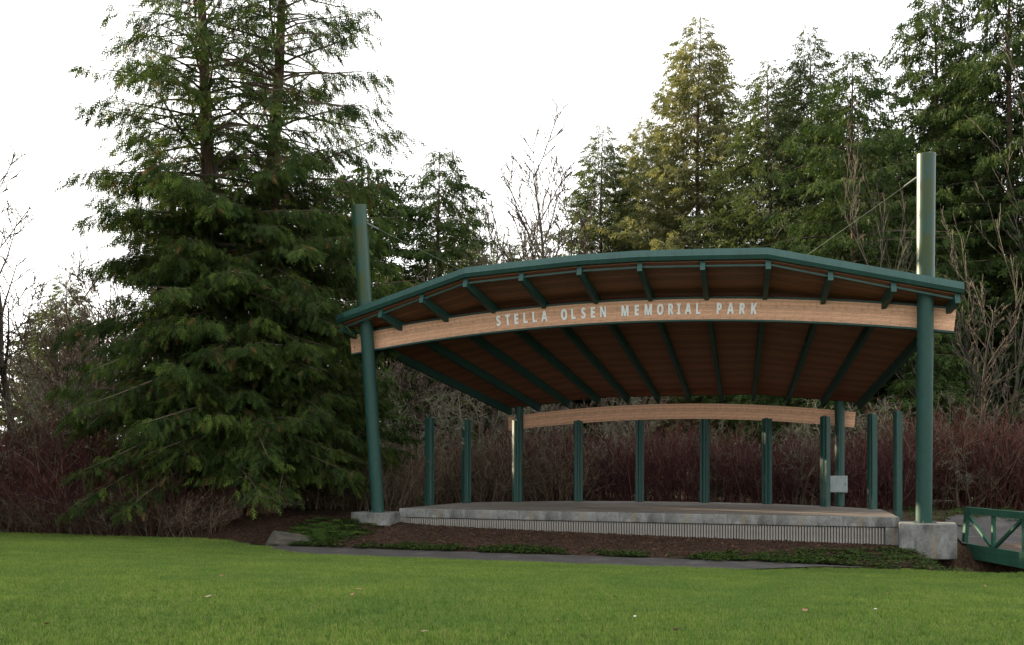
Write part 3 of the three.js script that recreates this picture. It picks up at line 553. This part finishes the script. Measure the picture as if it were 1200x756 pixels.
for (const [sh, u, w, h0, h, turn, wide, name, label] of [
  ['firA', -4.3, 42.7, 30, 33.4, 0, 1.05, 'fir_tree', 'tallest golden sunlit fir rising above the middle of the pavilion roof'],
  ['firA', -9.6, 49.4, 30, 29.0, 2.1, 0.85, 'fir_tree', 'slim golden sunlit fir tucked against the tallest sunlit fir'],
  ['firB', -11.6, 43.5, 27, 26.6, 1.0, 0.95, 'fir_tree', 'open-branched pale fir beside the bare maple, lowest of the sunlit firs'],
  ['firB', 1.0, 37.2, 27, 27.6, 2.6, 1.0, 'fir_tree', 'layered fir with open branches between the golden fir and the dark cedar'],
  ['firB', 3.4, 41.5, 27, 31.2, 4.0, 0.95, 'fir_tree', 'taller layered fir behind the dark pointed cedar'],
  ['cedA', 6.2, 25.2, 22, 23.0, 0, 1.0, 'cedar_tree', 'dark green pointed cedar standing alone behind the pavilion roof slope'],
  ['cedL', 2.2, 29.0, 24, 13.5, 2.2, 0.85, 'cedar_tree', 'short dense cedar at the foot of the layered fir'],
  ['cedB', 10.6, 33.0, 26, 29.5, 1.2, 0.95, 'cedar_tree', 'tall dark cedar behind the leaning column with the bright edge'],
  ['cedB', 14.2, 31.0, 26, 32.0, 3.0, 1.0, 'cedar_tree', 'very tall cedar behind the bare fan-shaped alder'],
  ['cedL', 18.5, 36.0, 24, 31.0, 5.1, 1.1, 'cedar_tree', 'broad tall cedar closing the view beyond the footbridge'],
  ['cedL', 8.6, 31.5, 24, 19.0, 2.7, 1.0, 'cedar_tree', 'bushy cedar between the dark pointed cedar and the tall cedar by the column'],
  ['cedL', 5.4, 46.0, 24, 25.0, 0.2, 1.1, 'cedar_tree', 'distant cedar showing between the layered firs and the dark pointed cedar'],
  ['cedA', 9.5, 27.0, 22, 15.0, 4.4, 0.9, 'cedar_tree', 'mid-height dark cedar below the tall cedar by the bright-edged column'],
  ['cedA', 17.0, 25.5, 22, 15.5, 0.7, 0.95, 'cedar_tree', 'mid-height dark cedar above the red hedge by the footbridge'],
  ['cedA', -14.0, 18.6, 22, 17.8, 0.4, 0.95, 'cedar_tree', 'dense pointed cedar behind the stub of the leaning column by the big cedars'],
  ['firC', -18.0, 40.0, 18, 18.8, 0.9, 0.9, 'fir_tree', 'slim distant fir between the narrow fir and the forked bare tree'],
  ['firC', -14.2, 43.0, 18, 17.5, 2.4, 0.9, 'fir_tree', 'slim distant fir behind the tall single-stemmed bare tree'],
  ['firC', -15.6, 27.0, 18, 15.5, 5.2, 0.8, 'fir_tree', 'narrow fir stepping down behind the brown thicket beside the forked bare tree'],
  ['cedL', 12.4, 41.0, 24, 27.0, 0.4, 1.0, 'cedar_tree', 'tall cedar filling the gap behind the leaning column with the bright edge'],
  ['cedL', 7.6, 38.0, 24, 23.0, 5.6, 0.95, 'cedar_tree', 'cedar half hidden behind the dark pointed cedar'],
  ['cedL', 21.5, 29.0, 24, 27.0, 2.2, 1.0, 'cedar_tree', 'broad cedar rising past the end of the red hedge'],
  ['cedL', -17.2, 17.0, 24, 17.0, 2.9, 0.85, 'cedar_tree', 'dense cedar half hidden by the big cedar crown'],
  ['firC', -19.3, 35.0, 18, 20.2, 0, 1.0, 'fir_tree', 'thin ragged fir beyond the brown thicket'],
  ['firC', -17.9, 46.5, 18, 20.6, 1.9, 1.1, 'fir_tree', 'distant small fir between the two bare trees'],
  ['firC', -21.2, 46.5, 18, 16.6, 3.3, 1.2, 'fir_tree', 'distant low fir beside the forked bare tree'],
  ['firC', -37.8, 18.4, 18, 13.2, 1.5, 0.8, 'cedar_tree', 'pointed conifer beyond the red brush, next to the big cedar crown'],
  ['firC', -44.0, 24.0, 18, 12.5, 4.2, 1.2, 'fir_tree', 'small hazy fir far beyond the red brush'],
  ['cedC', 9.4, 21.0, 10, 8.5, 0.9, 1.1, 'cedar_tree', 'low bushy cedar above the hedge behind the rear corner near the footbridge'],
  ['cedC', 3.6, 22.5, 10, 9.5, 3.7, 1.2, 'cedar_tree', 'low bushy cedar above the middle of the hedge behind the stage'],
  ['cedC', 15.4, 21.5, 10, 8.0, 5.0, 1.2, 'cedar_tree', 'low bushy cedar above the hedge beyond the footbridge path'],
  ['cedC', 19.2, 20.5, 10, 10.0, 1.6, 1.2, 'cedar_tree', 'bushy cedar at the far end of the red hedge beyond the footbridge'],
  ['cedC', -11.7, 5.0, 10, 6.2, 0.3, 0.8, 'cedar_tree', 'young low cedar between the big cedars and the stage end'],
  ['cedC', -17.4, 3.4, 10, 9.0, 2.0, 1.1, 'cedar_tree', 'young cedar in deep shade behind the big cedars'],
]) plantTree(name, label, 'tree', GT, shapes[sh], u, w, turn, wide, h / h0 / wide);
// conifers beyond the edge of the view whose shade covers the lawn
for (const [u, w, h, turn] of [[-25, -13.5, 24, 0], [-29, -18, 26, 1], [-27, -23, 22, 2], [-31, -28, 25, 3], [-34, -12, 27, 4], [-36, -22, 26, 5], [-38, -33, 27, 2.5], [-27, -8.5, 21, 3.5], [-31, -3.5, 19, 0.8], [-35, 0.5, 19, 1.8], [-40, -6, 24, 2.8]])
  plantTree('cedar_tree', 'tall cedar in the dark row along the side of the lawn', 'tree', 'cedar row along the side of the lawn', shapes.cedC, u, w, turn, 2.2, h / 10 / 2.2);

// ---------------------------------------------------------------- leafless trees and shrubs
const bark = (a, b) => (R, l) => mix3(a, b, R() * 0.6 + (l > 1 ? 0.4 : 0) * R());
const bare = {
  alder: bareTree({ seed: 201, height: 17, r: 0.24, levels: 4, kids: [17, 6, 4], first: 0.28, ratio: 0.34, wobble: 0.22, up: 0.5, angle: 0.72, min: 0.028, taper: 0.86, stemShare: 1, color: bark([0.05, 0.042, 0.034], [0.10, 0.08, 0.06]) }),
  fork: bareTree({ seed: 202, height: 17, r: 0.2, levels: 4, kids: [11, 5, 3], first: 0.3, ratio: 0.36, wobble: 0.2, up: 0.7, angle: 0.5, min: 0.026, taper: 0.82, stems: 3, spread: 0.4, tilt: 0.22, stemShare: 1, color: bark([0.05, 0.042, 0.034], [0.10, 0.08, 0.06]) }),
  fan: bareTree({ seed: 203, height: 17.5, r: 0.055, levels: 4, kids: [11, 6, 4], first: 0.22, ratio: 0.32, wobble: 0.16, up: 0.85, angle: 0.5, min: 0.0085, taper: 0.84, stems: 8, spread: 0.9, tilt: 0.55, stemShare: 0.95, color: bark([0.06, 0.054, 0.042], [0.12, 0.11, 0.085]) }),
  tangle: bareTree({ seed: 204, height: 7.5, r: 0.06, levels: 4, kids: [8, 5, 5], first: 0.15, ratio: 0.42, wobble: 0.5, up: 0.15, angle: 0.9, min: 0.009, stems: 7, spread: 1.1, tilt: 0.55, stemShare: 0.8, color: bark([0.07, 0.06, 0.045], [0.20, 0.20, 0.135]) }),
  haze: bareTree({ seed: 205, height: 13, r: 0.10, levels: 4, kids: [11, 6, 5], first: 0.2, ratio: 0.36, wobble: 0.35, up: 0.3, angle: 0.75, min: 0.017, stems: 5, spread: 0.8, tilt: 0.35, stemShare: 0.85, color: bark([0.075, 0.058, 0.045], [0.145, 0.112, 0.085]) }),
};
const tones = [[[0.036, 0.014, 0.014], [0.098, 0.030, 0.030]], [[0.038, 0.020, 0.016], [0.096, 0.044, 0.033]], [[0.032, 0.014, 0.017], [0.088, 0.032, 0.037]], [[0.040, 0.017, 0.014], [0.115, 0.040, 0.030]]];
const redShapes = tones.map(([lo, hi], k) => bareTree({ cheap: true, seed: 301 + k, height: 3.7 - 0.25 * (k % 3), r: 0.014, levels: 3, kids: [6, 2], first: 0.22, ratio: 0.40, wobble: 0.36 + 0.06 * k, up: 0.5, angle: 0.55, min: 0.006, stems: 62, spread: 0.95, tilt: 0.5 + 0.08 * k, stemShare: 0.95, taper: 0.75, color: (R) => R() < 0.12 ? [0.15, 0.11, 0.075] : mix3(lo, hi, R()) }));
const brownShapes = [311, 312].map((seed) => bareTree({ cheap: true, seed, height: 3.1, r: 0.015, levels: 3, kids: [7, 3], first: 0.15, ratio: 0.4, wobble: 0.45, up: 0.3, angle: 0.7, min: 0.006, stems: 44, spread: 1.1, tilt: 0.6, stemShare: 0.9, taper: 0.75, color: (R) => R() < 0.25 ? [0.19, 0.165, 0.11] : mix3([0.055, 0.038, 0.028], [0.13, 0.085, 0.058], R()) }));
function woody(name, label, category, group, geo, u, w, turn = 0, sx = 1, sy = 1) {
  const m = tag(new THREE.Mesh(geo, M.twig), label, category, group); m.name = numbered(name);
  m.position.copy(V(u, groundY(u, w), w)); m.rotation.y = turn; m.scale.set(sx, sy, sx); return add(m);
}
woody('bare_tree', 'tall single-stemmed leafless tree between the pale fir and the forked bare tree', 'tree', null, bare.alder, -10.5, 27.9, 0.6, 1, 1.13);
woody('bare_tree', 'forked leafless tree beyond the roof edge between two small distant firs', 'tree', null, bare.fork, -13.4, 29.0, 0.2, 0.8, 1.1);
woody('bare_tree', 'slender leafless tree leaning against the open-branched pale fir', 'tree', null, bare.alder, -10.7, 32.1, 2.6, 0.8, 1.0);
woody('bare_tree', 'thin straight leafless tree behind the brown thicket, next to the ragged fir', 'tree', null, bare.alder, -17.2, 28.0, 4.1, 0.7, 1.02);
woody('bare_tree', 'crooked leafless tree between the ragged fir and the forked bare tree', 'tree', null, bare.fork, -15.4, 31.0, 1.9, 0.6, 1.0);
woody('bare_tree', 'leafless fan-shaped alder with many pale stems beside the leaning column', 'tree', null, bare.fan, 12.0, 21.0, 0, 1.0, 1.02);
woody('bare_tree', 'dark upright leafless tree beyond the red brush', 'tree', null, bare.alder, -26.5, 3.3, 1.4, 0.8, 0.72);
woody('bare_tree', 'thin leafless tree standing in front of the fan-shaped alder', 'tree', null, bare.alder, 11.0, 15.6, 3.3, 0.5, 0.45);
[[-13.5, 14.5], [-10.6, 16.5], [-8.2, 19.5], [-16.5, 13.2], [-6.0, 24]].forEach(([u, w], k) => woody('bare_tree', 'twiggy brown leafless tree in the thicket behind the pavilion end', 'tree', 'brown leafless trees behind the pavilion', bare.haze, u, w, k * 1.7, 0.95 + 0.1 * (k % 3), 0.98 + 0.11 * (k % 3)));
[[-22.6, 3.5], [-25.4, 6.0], [-28, 9.5], [-33, 13.5], [-36, 16], [-30.5, 17], [-24, 10]].forEach(([u, w], k) => woody('bare_tree', 'twiggy brown leafless tree beyond the red brush', 'tree', 'brown leafless trees beyond the brush', bare.haze, u, w, k * 2.1, 1.0, 0.86 + 0.09 * (k % 3)));
[[-12.2, 9.6], [-9.6, 11.6], [-6.9, 13.2], [-14.6, 11.5], [-3.2, 15.4]].forEach(([u, w], k) => woody('lichen_shrub', 'large tangled leafless shrub grey with lichen at the stage end by the cedars', 'shrub', 'lichen shrubs behind the stage by the cedars', bare.tangle, u, w, k * 1.3, 0.95, 0.85 + 0.12 * (k % 2)));
[[7.4, 14.6], [9.8, 17.5], [13.8, 17.2], [5.0, 17.0]].forEach(([u, w], k) => woody('lichen_shrub', 'large tangled leafless shrub grey with lichen behind the rear corner by the footbridge', 'shrub', 'lichen shrubs behind the stage by the footbridge', bare.tangle, u, w, 2 + k * 1.9, 0.9, 0.75 + 0.1 * (k % 2)));
[[-20.5, -1.5], [-18.6, 1.0]].forEach(([u, w], k) => woody('lichen_shrub', 'pale-twigged leafless shrub rising out of the red brush', 'shrub', 'pale shrubs in the red brush', bare.tangle, u, w, k * 2.6, 0.8, 0.95));
[[-4.6, 11.4], [0.8, 11.9], [4.4, 11.6], [10.2, 12.8], [15.5, 13.6]].forEach(([u, w], k) => woody('lichen_shrub', 'pale crooked-stemmed leafless shrub growing up through the red hedge', 'shrub', 'pale stems in the red hedge', bare.tangle, u, w, k * 2.2 + 0.5, 0.6, 0.5 + 0.06 * (k % 3)));
{
  const R = rngOf(9);
  for (let k = 0; k < 24; k++) { const row = k % 2, u = lerp(-9.5, 8.6, (k + 0.3 * R()) / 24), w = 11.2 + row * 1.5 + 0.6 * R(); woody('red_shrub', 'leafless red-stemmed shrub in the hedge behind the stage posts', 'shrub', 'red-stemmed hedge behind the stage', redShapes[k % 4], u, w, R() * 6.28, 1.0 + 0.2 * R(), 0.70 + 0.38 * R()); }
  for (let k = 0; k < 18; k++) { const row = k % 2, u = lerp(8.2, 21, (k + 0.3 * R()) / 18), w = 12.6 + row * 1.5 + 0.5 * R() + (u > 15 ? (u - 15) * 0.25 : 0); woody('red_shrub', 'leafless red-stemmed shrub in the tall hedge beyond the footbridge path', 'shrub', 'red-stemmed hedge beyond the footbridge', redShapes[(k + 1) % 4], u, w, R() * 6.28, 1.05 + 0.2 * R(), 0.88 + 0.38 * R()); }
  for (let k = 0; k < 16; k++) { const u = lerp(-24.5, -14.2, (k + 0.5 * R()) / 16), w = -2.6 + (k % 3) * 1.3 + 0.4 * R(); woody('red_shrub', 'leafless red-brown shrub in the brush along the lawn edge', 'shrub', 'red brush along the lawn edge', redShapes[(k + 2) % 4], u, w, R() * 6.28, 1.0 + 0.2 * R(), lerp(1.08, 0.72, clamp((u + 20) / 6, 0, 1)) * (0.9 + 0.2 * R())); }
  for (let k = 0; k < 9; k++) { const u = lerp(-24, -13.4, k / 8), w = -3.0 + 0.5 * R(); woody('brown_shrub', 'low brown bramble shrub at the foot of the red brush', 'shrub', 'bramble at the lawn edge', brownShapes[k % 2], u, w, R() * 6.28, 0.75, 0.5 + 0.15 * R()); }
  for (let k = 0; k < 13; k++) { const u = lerp(-14.5, -4.2, (k + 0.4 * R()) / 13), w = 7.2 + (k % 3) * 1.1 + Math.max(0, (u + 8) * 0.55); woody('brown_shrub', 'tangled brown leafless shrub between the stage end and the cedars', 'shrub', 'brown shrubs at the stage end', brownShapes[k % 2], u, w, R() * 6.28, 1.0, 0.85 + 0.25 * R()); }
  for (let k = 0; k < 5; k++) woody('brown_shrub', 'dark leafless shrub in the shade under the big cedars', 'shrub', 'shrubs under the cedars', brownShapes[k % 2], -14.2 + k * 1.25, 2.4 + 0.8 * R(), R() * 6, 0.9, 0.7 + 0.2 * R());
}

// ---------------------------------------------------------------- ground cover, bark chips, grass, fallen leaves
function instances(name, geo, mat, list) {
  const m = new THREE.InstancedMesh(geo, mat, list.length), o = new THREE.Object3D(); m.name = name; m.userData.kind = 'stuff'; m.castShadow = m.receiveShadow = true;
  list.forEach(([p, ry, s, col, rx = 0, rz = 0, sy = s], i) => { o.position.copy(p); o.rotation.set(rx, ry, rz); o.scale.set(s, sy, s); o.updateMatrix(); m.setMatrixAt(i, o.matrix); if (col) m.setColorAt(i, rgb(...col)); });
  scene.add(m); return m;
}
{
  const R = rngOf(77);
  // leafy ground cover: clumps of small round leaves
  const c = new MB(true);
  for (let k = 0; k < 60; k++) {
    const a = R() * 6.283, r = 0.2 * Math.sqrt(R()), h = 0.03 + 0.13 * R() * (1 - r * 2.5), s = 0.018 + 0.022 * R(), x = Math.cos(a) * r, z = Math.sin(a) * r, b = R() * 6.28, tilt = (R() - 0.5) * 0.03;
    c.col = mix3([0.018, 0.036, 0.006], [0.055, 0.095, 0.014], R()); const dx = Math.cos(b) * s, dz = Math.sin(b) * s;
    c.tri(new THREE.Vector3(x - dx, h - tilt, z - dz), new THREE.Vector3(x - dz * 0.7, h + 0.006, z + dx * 0.7), new THREE.Vector3(x + dx, h + tilt, z + dz)); c.tri(new THREE.Vector3(x - dx, h - tilt, z - dz), new THREE.Vector3(x + dx, h + tilt, z + dz), new THREE.Vector3(x + dz * 0.7, h - 0.004, z - dx * 0.7));
  }
  const list = [], put = (u, w, s) => list.push([V(u, groundY(u, w) - 0.01, w), R() * 6.28, s, mix3([0.7, 0.75, 0.6], [1.15, 1.15, 0.9], R())]);
  for (let k = 0; k < 900; k++) { const u = lerp(-9.5, 6, R()), n = noise2(u * 1.3 + 30, 4, 6); if (R() < n * 1.3 - 0.1) put(u, -3.22 + 0.75 * R() * R() * (0.6 + n), 0.5 + 0.7 * R()); }
  for (let k = 0; k < 760; k++) { const u = lerp(2.5, 9.4, R()), n = smooth(2, 8, u); if (R() < (0.2 + 0.6 * n) * smooth(0.3, 0.6, noise2(u * 1.1 + 9, k, 3))) put(u, -3.6 + 3.1 * R() * (0.35 + 0.65 * n), 0.5 + 0.8 * R()); }
  for (let k = 0; k < 420; k++) { const u = -9.1 + 1.5 * (R() + R() - 1), w = -1.7 + 1.6 * (R() + R() - 1); put(u, w, 0.4 + 0.6 * R()); }
  for (let k = 0; k < 300; k++) { const u = 8 + 9 * R(), w = 4 + 8 * R(); put(u, w, 0.5 + 0.7 * R()); }
  instances('ground_cover', c.geo(), M.grass, list);
  // bark chips
  const g = new MB(true); g.col = [1, 1, 1]; g.hexa([[-0.05, 0, -0.014], [0.045, 0, -0.018], [0.05, 0, 0.013], [-0.046, 0, 0.016], [-0.047, 0.012, -0.012], [0.04, 0.014, -0.015], [0.047, 0.011, 0.011], [-0.04, 0.013, 0.013]].map((a) => new THREE.Vector3(...a)));
  const chips = [];
  for (let k = 0; k < 15000; k++) { const u = lerp(-13, 8.2, R()), w = lerp(-3.2, 0.35, R()), q = R(); chips.push([V(u, groundY(u, w) + 0.012 + 0.02 * R(), w), R() * 6.28, 0.35 + 0.9 * R() * R(), q < 0.08 ? [0.14, 0.08, 0.045] : mix3([0.024, 0.015, 0.010], [0.064, 0.036, 0.023], R()), (R() - 0.5) * 0.8, (R() - 0.5) * 0.8]); }
  instances('bark_mulch', g.geo(), M.chip, chips);
  // grass: one patch of blades, laid out over the visible lawn
  const b = new MB(true), S = 0.5;
  for (let k = 0; k < 1500; k++) {
    const x = (R() - 0.5) * S * 1.15, z = (R() - 0.5) * S * 1.15, a = R() * 6.28, h = 0.024 + 0.042 * R() * R(), w = 0.0018 + 0.0018 * R(), bx = Math.cos(a) * w, bz = Math.sin(a) * w, l = (R() - 0.5) * 0.05, l2 = (R() - 0.5) * 0.05, q = R();
    const cl = noise2(x * 22 + 50, z * 22 + 50, 31), hh = 0.75 + 0.6 * cl;
    b.col = q < 0.07 ? [0.34, 0.30, 0.14] : mix3([0.044, 0.118, 0.018], [0.228, 0.330, 0.072], clamp(0.55 * R() + 0.9 * (cl - 0.28), 0, 1));
    const m0 = new THREE.Vector3(x + l * 0.35, h * hh * 0.62, z + l2 * 0.35), p0 = new THREE.Vector3(x - bx, 0, z - bz), p1 = new THREE.Vector3(x + bx, 0, z + bz), q0 = m0.clone().add(new THREE.Vector3(-bx * 0.8, 0, -bz * 0.8)), q1 = m0.clone().add(new THREE.Vector3(bx * 0.8, 0, bz * 0.8)), tip = new THREE.Vector3(x + l, h * hh, z + l2);
    b.tri(p0, p1, q1); b.tri(p0, q1, q0); b.tri(q0, q1, tip);
  }
  const turf = [], cam = camera.position, fw = new THREE.Vector2(-Math.sin(TURN), -Math.cos(TURN));
  for (let u = -26; u < 16; u += 0.36) for (let w = -23.4; w < -3.2; w += 0.36) {
    const uu = u + (R() - 0.5) * 0.1, ww = w + (R() - 0.5) * 0.1; if (ww > lawnEdge(uu) - 0.2 + 0.22 * noise2(uu * 2.3 + 70, 3, 12)) continue;
    const dx = uu - cam.x, dz = -ww - cam.z, d = dx * fw.x + dz * fw.y, s = Math.abs(-dx * fw.y + dz * fw.x) ; if (d < 6 || s > d * 0.53 + 2.2) continue;
    const n = fbm(uu * 0.5 + 60, ww * 0.5 + 60, 8, 3), n2 = fbm(uu * 1.9 + 60, ww * 1.9 + 60, 18, 2);
    turf.push([V(uu, groundY(uu, ww) - 0.002, ww), Math.floor(R() * 4) * Math.PI / 2 + (R() - 0.5) * 0.5, 0.95 + 0.2 * R(), mix3([0.78, 0.84, 0.82], [1.18, 1.10, 0.95], clamp((n - 0.5) * 0.9 + (n2 - 0.5) * 1.0 + 0.5 + 0.5 * (R() - 0.5), 0, 1)), 0, 0, 0.85 + 0.45 * n2]);
  }
  for (let k = 0; k < 46; k++) { const uu = -9.3 + 1.3 * (R() + R() - 1), ww = -1.5 + 1.3 * (R() + R() - 1); turf.push([V(uu, groundY(uu, ww) + 0.008, ww), R() * 6.28, 0.7, mix3([0.36, 0.44, 0.42], [0.62, 0.68, 0.58], R()), -0.15, 0, 1.3]); }
  instances('lawn_grass', b.geo(), M.grass, turf);
  // fallen leaves
  const leafShape = new MB(true), outline = [[0, -0.055], [0.025, -0.02], [0.034, 0.012], [0.018, 0.04], [0, 0.06], [-0.018, 0.038], [-0.034, 0.01], [-0.024, -0.022]];
  for (const flip of [0, 1]) outline.forEach((p, i) => { const q = outline[(i + 1) % 8], y = (a) => 0.012 + 7 * a[0] * a[0] + 3 * a[1] * a[1] + flip * 0.0015; leafShape.col = [1, 1, 1]; leafShape.tri(new THREE.Vector3(0, 0.012 + flip * 0.0015, 0), new THREE.Vector3(p[0], y(p), p[1]), new THREE.Vector3(q[0], y(q), q[1])); });
  const lg = leafShape.geo(), brown = std({ color: rgb(0.22, 0.10, 0.05), roughness: 0.8 }), tan = std({ color: rgb(0.32, 0.22, 0.15), roughness: 0.8 }), pale = std({ color: rgb(0.58, 0.56, 0.52), roughness: 0.8 });
  const spots = [[182, 694, 1], [55, 733, 0], [244, 701, 1], [306, 729, 0], [420, 692, 0], [413, 698, 0], [793, 740, 1], [744, 724, 2], [653, 730, 0], [943, 717, 0], [1040, 697, 0], [1026, 715, 2], [1074, 706, 2], [1015, 682, 2], [1078, 680, 0], [1120, 672, 0], [1155, 688, 0], [329, 651, 2], [268, 653, 2], [92, 640, 2], [139, 633, 2], [122, 644, 2], [22, 647, 2], [720, 701, 0], [260, 676, 0], [497, 743, 1], [132, 687, 1]];
  for (const [x, y, k] of spots) {                                  // each lies where its sight line meets the lawn
    const t = (x - 600) / F, dir = new THREE.Vector2(-Math.sin(TURN) + t * Math.cos(TURN), Math.cos(TURN) + t * Math.sin(TURN)); let d = 8;
    for (let i = 0; i < 400; i++) { d += 0.06; if (1.66 - (y - HORIZON) / F * d < groundY(6.615 + dir.x * d, -29.68 + dir.y * d) + 0.04) break; }
    const u = 6.615 + dir.x * d, w = -29.68 + dir.y * d;
    const m = tag(new THREE.Mesh(lg, [brown, tan, pale][k]), ['small dark brown fallen leaf lying in the lawn grass', 'tan curled fallen leaf lying in the lawn grass', 'tiny pale leaf fragment lying on the lawn'][k], 'leaf', ['brown fallen leaves', 'tan fallen leaves', 'pale leaf fragments'][k]);
    m.name = numbered('fallen_leaf'); m.position.copy(V(u, groundY(u, w) + 0.046, w)); m.rotation.set((R() - 0.5) * 0.9, R() * 6.28, (R() - 0.5) * 0.9); m.scale.setScalar(k === 2 ? 0.45 : 0.65 + 0.35 * R()); add(m);
  }
}


renderer.render(scene, camera);
